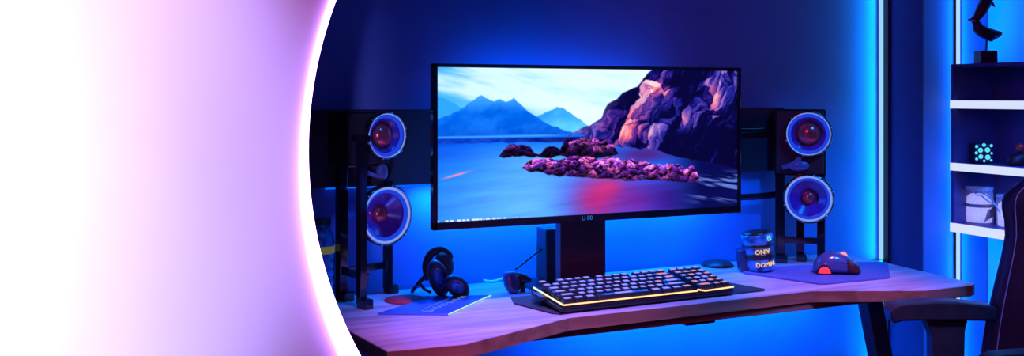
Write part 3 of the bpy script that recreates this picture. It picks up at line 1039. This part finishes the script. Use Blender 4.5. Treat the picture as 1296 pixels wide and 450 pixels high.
# ------------------------------------------------------------------ controller gadget
gc = thing('game_controller', 'small dark curved controller lying beside the monitor stand', 'game controller', at_z(655, 369, ZD), -YAW)
MB().loft([[Vector((-.020 + .020 * math.cos(a) * w + o_, -.004 + .016 * math.sin(a) * w - yy, z)) for a in [2 * PI * k / 20 for k in range(20)]]
           for z, w, o_, yy in ((.0, .55, .010, .012), (.006, .85, .008, .010), (.020, 1.0, .003, .006), (.036, .98, 0, .0), (.048, .9, -.001, -.004), (.055, .8, -.001, -.006))]).build('grip', M['mouse'], gc)
MB().loft([[Vector((-.004 + .042 * t, .008 + .010 * math.sin(a) * w, .037 - .006 * t + (.017 * (1 - .45 * t)) * math.cos(a) * w)) for a in [2 * PI * k / 18 for k in range(18)]]
           for t, w in ((0, 1.0), (.3, 1.05), (.6, 1.0), (.85, .8), (1.0, .45))]).build('grip', M['satin'], gc)
MB().tube(smooth_path([(.0, -.020, .046), (.006, -.026, .030), (.004, -.028, .012)], 6), [.004] * 6 + [.003] * 7, 8).build('trigger', M['gloss'], gc)
MB().box((.014, .010, .010), (.014, .016, .022), bevel=.003).build('foot', M['satin'], gc)

wl = MB()
pts = [at_z(582, 353, ZD + .012), at_z(600, 352, ZD + .004), at_z(620, 355.5, ZD + .004), at_z(632, 353.5, ZD + .006), at_z(640, 350, ZD + .012)]
pts = smooth_path(pts, 10)
wl.tube(pts, .0034, 8)
tag(wl.build('cable', M['wirewhite']), 'thin white cable lying between headphones and controller', 'cable')
wl = MB()
pts = smooth_path([at_y(653, 340, 2.345), at_y(662, 333, 2.36), at_y(672, 325, 2.375), at_y(686, 314, 2.40)], 8)
wl.tube(pts, .003, 8)
tag(wl.build('cable', M['black']), 'short black cable rising from controller to the narrow black box', 'cable')

# ------------------------------------------------------------------ glass sheet, red light patch, jar at the left
gs = thing('glass_sheet', 'thin dark blue glass tablet with glowing handwriting on the desk', 'glass sheet', (0, 0, ZD + .0003))
gp = [(0.617, 2.222), (0.770, 2.145), (0.944, 2.305), (0.800, 2.352)]
MB().prism(gp, 0, .004, bevel=.0006).build('plate', M['sheet'], gs)
MB().tube([(0.7712, 2.1445, .0028), (0.9452, 2.3045, .0028)], .0017, 8).build('lit_edge', M['edge'], gs)
ink = MB()
A_, B_ = Vector((0.735, 2.185, .0045)), Vector((0.885, 2.315, .0045))
du = (B_ - A_)
dn = Vector((-du.y, du.x, 0)).normalized()
P_ = []
for k in range(90):
    t = k / 89
    am = .007 * (.6 + .8 * abs(math.sin(t * 19)))
    P_.append(A_ + du * (t + .012 * math.sin(t * 75)) + dn * (am * math.sin(t * 62) + .006))
ink.tube(P_, .00035, 5)
ink.tube([A_ + dn * .024 + du * .03, A_ + dn * .004 - du * .03, A_ - dn * .006 + du * .02, A_ - dn * .002 + du * .10], .0007, 5)
ink.tube([A_ + du * .1 + dn * .026, A_ + du * .75 + dn * .030], .0003, 5)
ink.build('handwriting', M['ink'], gs)
co_ = MB().lathe([(0, 0), (.052, 0), (.053, .0015), (.052, .003), (0, .003)], 40).build('red_light_disc', M['red_light_disc'], loc=at_z(514, 380.5, ZD) + Vector((0, 0.01, .0003)))  # red disc added in place of a red light patch on the desk
tag(co_, 'flat red disc imitating a patch of red light under the left speaker', 'red_light_disc')
jr = thing('bottle', 'small glass bottle with a yellow lit label at the far left desk end', 'bottle', (0.528, 2.425, ZD + .0005))
MB().lathe([(0, 0), (.029, 0), (.031, .004), (.031, .150), (.026, .172), (.020, .182), (.020, .196), (.0, .196)], 32).build('glass', M['glassblue'], jr)
MB().lathe([(.0312, .124), (.0318, .125), (.0318, .142), (.0312, .143)], 32).build('label', M['coverlabel'], jr)
MB().lathe([(.0, .197), (.021, .197), (.022, .200), (.022, .212), (.0, .214)], 28).build('lid', M['satin'], jr)

# ------------------------------------------------------------------ wall shelf
XS, XBK, YF, YN = 2.603, 2.798, 2.308, 1.62
sh = thing('wall_shelf', 'wall-hung open shelf unit with glowing white shelf edges', 'shelf')
zb = [1.275 + (122 - y) * 3.147 / 1200 for y in (83, 127, 137, 206, 215.5, 282, 293)]
dpt = XBK - XS
MB().box((XS + dpt / 2, YF - .006, (zb[0] + zb[6]) / 2), (dpt, .012, zb[0] - zb[6]), bevel=.001).build('side_panel', M['shelf'], sh)
MB().box((XS + dpt / 2, YN + .006, (zb[0] + zb[6]) / 2), (dpt, .012, zb[0] - zb[6]), bevel=.001).build('side_panel', M['shelf'], sh)
MB().box((XBK - .003, (YF + YN) / 2, (zb[0] + zb[6]) / 2), (.006, YF - YN - .024, zb[0] - zb[6])).build('back_panel', M['shelf'], sh)
MB().box((XS + dpt / 2, (YF + YN) / 2, zb[0] + .0), (dpt, YF - YN, .010), bevel=.001).build('top_board', M['shelf'], sh)
for a, b in ((1, 2), (3, 4), (5, 6)):
    bd = MB().box((XS + dpt / 2 + .004, (YF + YN) / 2, (zb[a] + zb[b]) / 2), (dpt - .012, YF - YN - .024, zb[a] - zb[b] - .002)).build('shelf_board', M['shelf'], sh)
    MB().box((XS + .001, (YF + YN) / 2, (zb[a] + zb[b]) / 2), (.008, YF - YN + .002, zb[a] - zb[b])).build('edge_light', M['shelflight'], bd)


def on_shelf(px, zrow, x=2.69):
    p = at_x(px, 200, x)
    return Vector((p.x, p.y, zrow))


# sculpture on top
sp = thing('sculpture', 'dark sculpture of two leaping whales on a block on top of the shelf', 'sculpture', on_shelf(1247.5, zb[0] + .0055, 2.67), -YAW)
K = 3.13 / 1200


def sq(px, py, d=0):
    return Vector(((px - 1247.5) * K, d, (83 - py) * K - .0055))


MB().box((0, 0, .021), (.054, .05, .042), bevel=.002).build('plinth', M['statue'], sp)
MB().tube([(0, 0, .04), sq(1249, 47)], .0026, 8).build('rod', M['statue'], sp)
lo = MB()
lo.tube(smooth_path([sq(1232, 28), sq(1236, 31), sq(1239, 37), sq(1246, 42), sq(1255, 44), sq(1262, 44), sq(1267, 42.5)], 5),
        [.003 + .017 * math.sin(PI * min(1, (k + 2) / 34)) for k in range(31)], 12)
lo.tube(smooth_path([sq(1248, 46), sq(1254, 51), sq(1257, 52)], 4), [.008, .008, .007, .007, .006, .005, .004, .003, .001], 8)
lo.tube([sq(1240, 28, -.004), sq(1233, 28), sq(1226, 25, .004)], [.001, .006, .002], 8)
lo.build('whale', M['statue'], sp)
MB().ball(sq(1258, 47, -.012), (.008, .005, .004)).build('pale_patch', M['statuepale'], sp)  # small pale blob on the lower whale
up = MB()
up.tube(smooth_path([sq(1229, 26), sq(1236, 23.5), sq(1241, 16), sq(1246, 7), sq(1251, -3), sq(1258, -8), sq(1266, -8)], 5),
        [.003 + .016 * math.sin(PI * min(1, (k + 2) / 34)) for k in range(31)], 12)
up.tube(smooth_path([sq(1250, 2), sq(1255, 5), sq(1259, 10)], 4), [.008, .008, .007, .007, .006, .005, .004, .003, .001], 8)
up.build('whale', M['statue'], sp)
MB().ball(sq(1231, 27, -.006), (.011, .004, .004)).build('pale_patch', M['statuepale'], sp)  # small pale blob on the upper whale

# cube speaker with dots, joystick
cu = thing('cube_speaker', 'small dark cube with glowing aqua dots on the middle shelf', 'speaker', on_shelf(1241, zb[3] + .0005), -YAW + R(-6))
MB().box((0, 0, .033), (.058, .058, .066), bevel=.007, seg=3).build('case', M['cube'], cu)
for dxx, dz, rr in ((-.010, .022, .0075), (.012, .020, .0085), (-.011, .043, .008), (.011, .044, .0085), (.0, .060, .006), (-.023, .055, .005), (.023, .058, .005), (-.024, .034, .005), (.024, .033, .004), (-.023, .014, .0045), (.001, .008, .004), (.023, .010, .004)):
    MB().lathe([(0, .002), (rr * .8, .0018), (rr, .0004)], 18, T(dxx, -.0290, dz) @ RX(PI / 2)).build('dot', M['dots'], cu)
js = thing('joystick', 'dark red joystick with a shiny red ball knob on the middle shelf', 'joystick', on_shelf(1289, zb[3] + .0005, 2.70), -YAW)
MB().loft([[Vector((.034 * w * math.cos(a) + ox, .026 * w * math.sin(a), z)) for a in [2 * PI * k / 28 for k in range(28)]] for z, w, ox in ((0, 1, 0), (.012, 1.02, 0), (.026, .92, .002), (.034, .66, .005), (.040, .35, .006))]).build('base', M['leather'], js)
MB().tube([(.006, 0, .036), (.006, 0, .050)], .006, 12).build('stick', M['gloss'], js)
MB().ball((.006, 0, .057), .0135).build('knob', M['redball'], js)


def jar(label, px, x, r, h, band):
    t = thing('jar', label, 'jar', on_shelf(px, zb[5] + .0005, x), -YAW, 'glass jars on the lower shelf')
    MB().lathe([(0, 0), (r * .96, 0), (r, .004), (r, h * .80), (r * .93, h * .87), (r * .90, h * .92)], 36).build('glass', M['jarglass'], t)
    MB().lathe([(r * .93, h * .90), (r * 1.0, h * .91), (r * 1.0, h * .985), (r * .95, h), (0, h)], 36).build('lid', M['wireblue'], t)
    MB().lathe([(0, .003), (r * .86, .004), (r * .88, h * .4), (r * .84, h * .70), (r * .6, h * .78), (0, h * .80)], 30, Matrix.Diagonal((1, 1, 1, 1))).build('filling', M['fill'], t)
    if band:
        MB().lathe([(r * .885, h * .44), (r * .90, h * .45), (r * .90, h * .52), (r * .885, h * .53)], 30).build('band', M['band'], t)
        b2 = MB()
        for k in range(5):
            b2.box((.006 + .0065 * k, -r * .87, h * .22 + .004 * k), (.0028, .006, h * .32), rot=Matrix.Rotation(R(18), 3, 'Y'))
        b2.build('reeds', M['band'], t)
    return t


j1 = jar('glass jar of white crystals with dark band at the left of the lower shelf', 1239, 2.685, .044, .122, True)
j2 = jar('glass jar of white crystals partly hidden behind the chair back', 1278, 2.685, .040, .105, False)
tb_ = MB()
for q in range(3):
    a = j1.location + Vector((0.005 * q, -.01, .122 * .80 + .004))
    b = j2.location + Vector((-.01, .012 * q - .01, .105 + .006))
    b = Vector((j2.location.x - .035, j2.location.y + .03 - .012 * q, zb[5] + .10 - .012 * q))
    a = Vector((j1.location.x - .046, j1.location.y - .015 - .01 * q, zb[5] + .104 - .004 * q))
    mdl = (a + b) / 2 + Vector((-.006, 0, .020 - .012 * q))
    tb_.tube(smooth_path([a, a * .7 + mdl * .3 + Vector((0, 0, .006)), mdl, mdl * .4 + b * .6 + Vector((0, 0, -.008)), b - Vector((0, 0, .03))], 8), .0022, 6)
tag(tb_.build('tubing', M['wireblue']), 'pale blue tubes arching from jar to jar on the lower shelf', 'tubing')

# ------------------------------------------------------------------ gaming chair (faces image left)
CH0 = DV * 2.25 + RV * 1.16
ch = thing('gaming_chair', 'dark red and blue gaming chair at the right end of the desk', 'chair', (CH0.x, CH0.y, 0), -YAW)
# local: -x = chair front, +y = away from camera, z up
def cl(px, py, Z):
    return Vector(((px - CX) / FPX * Z - 1.16, Z - 2.25, HC - (py - HY) / FPX * Z))


Zf = 2.50
prof_px = [(1238, 478), (1245, 440), (1250, 405), (1257, 370), (1264.5, 340), (1270, 318), (1273.5, 298), (1273, 280), (1269, 265), (1268.5, 253), (1272, 244), (1281, 235), (1294, 229.5)]
wing = [cl(px - 1, py, Zf) for px, py in prof_px]
zz_ = [w.z for w in wing]
xx_ = [w.x for w in wing]


def backrow(z):
    """front x of the far wing, half width, x of the centre panel"""
    xw = float(np.interp(z, zz_, xx_))
    hw = float(np.interp(z, [.45, .60, .75, .95, 1.03, 1.055, 1.10, 1.20, 1.30, 1.34], [.24, .255, .25, .25, .245, .225, .17, .14, .125, .10]))
    xc = float(np.interp(z, [.45, .7, .95, 1.1, 1.34], [.185, .195, .215, .24, .30]))
    if z > 1.04:
        xw = float(np.interp(z, [1.04, 1.12, 1.34], [xx_[-2], .205, .28]))
    return xw, hw, xc


zs = [0.45, .50, .56, .62, .68, .74, .80, .86, .91, .95, .98, 1.0, 1.02, 1.035, 1.048, 1.06, 1.09, 1.14, 1.20, 1.26, 1.31, 1.34]
us = [-1, -.97, -.9, -.78, -.62, -.5, -.3, 0, .3, .5, .62, .78, .9, .97, 1]


def fx(z, u):
    xw, hw, xc = backrow(z)
    a = abs(u)
    if a >= .78:
        t = (a - .78) / .22
        return xc + (xw - xc) * min(1, t * 1.25) ** .8 + (.018 if a > .985 else 0)
    return xc + .012 * (1 - a / .78)


rings = []
for z in zs:
    xw, hw, xc = backrow(z)
    ring = [Vector((fx(z, u), u * hw, z)) for u in us]
    ring += [Vector((max(xc + .045, xw + .06), u * hw * .985, z)) for u in reversed(us)]
    rings.append(ring)
MB().loft(rings).build('backrest', M['leather'], ch)
cm = MB()
g = [[Vector((fx(z, u) - .004, u * backrow(z)[1], z)) for u in (-.78, -.5, -.2, 0, .2, .5, .78)] for z in zs[1:17]]
for i in range(len(g) - 1):
    for k in range(6):
        cm._add([g[i][k], g[i][k + 1], g[i + 1][k + 1], g[i + 1][k]], [(0, 1, 2, 3)])
bmesh.ops.remove_doubles(cm.bm, verts=cm.bm.verts[:], dist=1e-5)
bmesh.ops.solidify(cm.bm, geom=cm.bm.faces[:], thickness=.003)
cm.build('mesh_panel', M['mesh'], ch)['label'] = 'blue-black mesh centre panel'
for s in (1, -1):
    MB().tube([Vector((fx(z, .90) - .003, s * backrow(z)[1] * .90, z)) for z in zs[1:15]], .0016, 6).build('stitching', M['stitch'], ch)
    MB().tube([Vector((fx(z, 1.0) - .016, s * backrow(z)[1] * .995, z)) for z in zs[1:15]], .004, 8).build('piping', M['mesh'], ch)
# seat, arms, base
MB().box((-.05, 0, .43), (.50, .50, .10), bevel=.035, seg=3).build('seat', M['leather'], ch)
for s in (-1, 1):
    MB().box((-.05, s * .225, .47), (.46, .09, .09), bevel=.03, seg=3).build('seat_bolster', M['leather'], ch)
for s in (1, -1):
    # pad outline seen from the side: long, rounded, drooping nose at the front
    y0 = s * .25
    pd = [(-.174, -.0), (-.165, .012), (-.145, .020), (-.06, .026), (.0, .025), (.08, .016), (.100, .012), (.107, .004), (.107, -.022), (.100, -.026), (.082, -.027), (.07, -.026), (-.10, -.026), (-.145, -.027), (-.158, -.034), (-.166, -.030), (-.172, -.014)]
    zc = .716
    a = MB().prism(pd, -.022, .03, bevel=.006, xf=Matrix(((1, 0, 0, 0), (0, 0, -1, y0), (0, 1, 0, zc), (0, 0, 0, 1)))).build('arm_pad', M['satin'], ch)
    pst = [(-.055, .0), (.055, .0), (.048, -.03), (.044, -.25), (-.034, -.25), (-.038, -.04)]
    MB().prism(pst, -.02, .02, bevel=.003, xf=Matrix(((1, 0, 0, -.022), (0, 0, -1, y0), (0, 1, 0, zc - .026), (0, 0, 0, 1)))).build('arm_post', M['satin'], ch)
MB().box((-.02, 0, .42), (.2, .62, .03), bevel=.005).build('arm_bracket', M['satin'], ch)
MB().tube([(-.03, 0, .10), (-.03, 0, .26)], .03, 20).tube([(-.03, 0, .26), (-.03, 0, .41)], .018, 20).build('gas_lift', M['gloss'], ch)
sp_ = MB()
for k in range(5):
    a = 2 * PI * k / 5 + .3
    sp_.tube([(-.03, 0, .12), (-.03 + .30 * math.cos(a), .30 * math.sin(a), .075)], [.03, .018], 10)
sp_.build('star_base', M['satin'], ch)
for k in range(5):
    a = 2 * PI * k / 5 + .3
    MB().lathe([(0, -.02), (.024, -.02), (.028, -.012), (.028, .012), (.024, .02), (0, .02)], 20, T(-.03 + .30 * math.cos(a), .30 * math.sin(a), .029) @ RZ(a) @ RX(PI / 2)).tube([(-.03 + .30 * math.cos(a), .30 * math.sin(a), .05), (-.03 + .30 * math.cos(a), .30 * math.sin(a), .08)], .008, 8).build('caster', M['black'], ch)

# ------------------------------------------------------------------ light
def area(name, loc, target, size, size_y, col, power, spread=180):
    l = bpy.data.lights.new(name, 'AREA')
    l.shape = 'RECTANGLE'
    l.size, l.size_y = size, size_y
    l.color = col
    l.energy = power
    l.spread = R(spread)
    o = bpy.data.objects.new(name, l)
    COL.objects.link(o)
    o.location = loc
    o.rotation_euler = (Vector(target) - Vector(loc)).to_track_quat('-Z', 'Y').to_euler()
    return o


def spot(name, loc, target, col, power, ang, blend=.8, rad=.06):
    l = bpy.data.lights.new(name, 'SPOT')
    l.color = col
    l.energy = power
    l.spot_size = R(ang)
    l.spot_blend = blend
    l.shadow_soft_size = rad
    o = bpy.data.objects.new(name, l)
    COL.objects.link(o)
    o.location = loc
    o.rotation_euler = (Vector(target) - Vector(loc)).to_track_quat('-Z', 'Y').to_euler()
    return o


BLUE = (0.0, .18, 1.0)
# unseen spots added to imitate the graphic's white-to-violet gradient
for z in (.75, 1.2, 1.65):
    spot('partition_wash_fill', (-.55, .10, z), (-.56, 1.5, z), (1, 1, 1), 54, 67, 1.0, .05)
spot('partition_violet_fill', (-.3, -.3, 1.2), (-.27, 1.5, 1.15), (.40, .31, 1.0), 165, 42, .45, .05)
# blue strip under the desk washing the wall below it
area('under_desk_light', (1.70, 2.36, .69), (1.70, 2.5, .40), 1.0, .03, BLUE, 11, 170)
# blue light strip of the wall panel: down over the wall, and up behind the monitor
area('panel_down_light', (1.30, 2.44, 1.02), (1.30, 2.50, .85), 1.0, .03, BLUE, 11, 170)
area('panel_up_light', (1.25, 2.44, 1.26), (1.25, 2.50, 1.42), .6, .02, BLUE, 1.0, 170)
# the vertical light strips also wash the walls
area('corner_strip_wash', (2.472, 2.475, 1.3), (2.40, 2.50, 1.3), .015, 2.4, (0.0, .42, 1.0), 4.2, 130)
area('alcove_strip_wash', (2.668, 2.318, 1.3), (2.80, 2.26, 1.3), .02, 2.4, (0.0, .38, 1.0), 7, 150)
area('alcove_strip_wash', (2.640, 2.314, 1.3), (2.52, 2.335, 1.3), .02, 2.4, (0.0, .30, 1.0), 2.4, 160)
# violet pools on the desk from ceiling spots
spot('desk_spot', (.75, 1.25, 2.4), (.92, 1.90, .75), (.85, .26, 1.0), 170, 34, .9)
spot('desk_spot', (1.6, 1.3, 2.4), (1.86, 2.0, .75), (1.0, .28, .85), 105, 24, .9)
# dim magenta lamp high on the left, added unseen blue fill over the desk
area('magenta_room_light', (-.6, .3, 2.3), (.8, 2.4, 1.3), .4, .4, (1.0, .02, .35), 9)
spot('blue_desk_fill', (1.0, 1.2, 2.45), (1.16, 2.28, .75), BLUE, 290, 42, .95)
spot('blue_room_fill', (2.0, .9, 2.45), (2.12, 1.98, .75), BLUE, 200, 46, .9)
area('shelf_fill', (2.70, 2.02, 1.022), (2.72, 2.02, .85), .12, .5, BLUE, 2.4)  # blue fill added inside the shelf, no fixture there
area('shelf_fill', (2.70, 2.02, 1.355), (2.72, 2.02, 1.27), .12, .5, BLUE, .5)
area('shelf_fill', (2.70, 2.02, 1.230), (2.72, 2.02, 1.06), .12, .5, BLUE, 1.2)
W = bpy.data.worlds.new('room_dark')
S.world = W
W.use_nodes = True
bg = W.node_tree.nodes['Background']
bg.inputs['Color'].default_value = (.06, .05, 1.0, 1)
bg.inputs['Strength'].default_value = .03
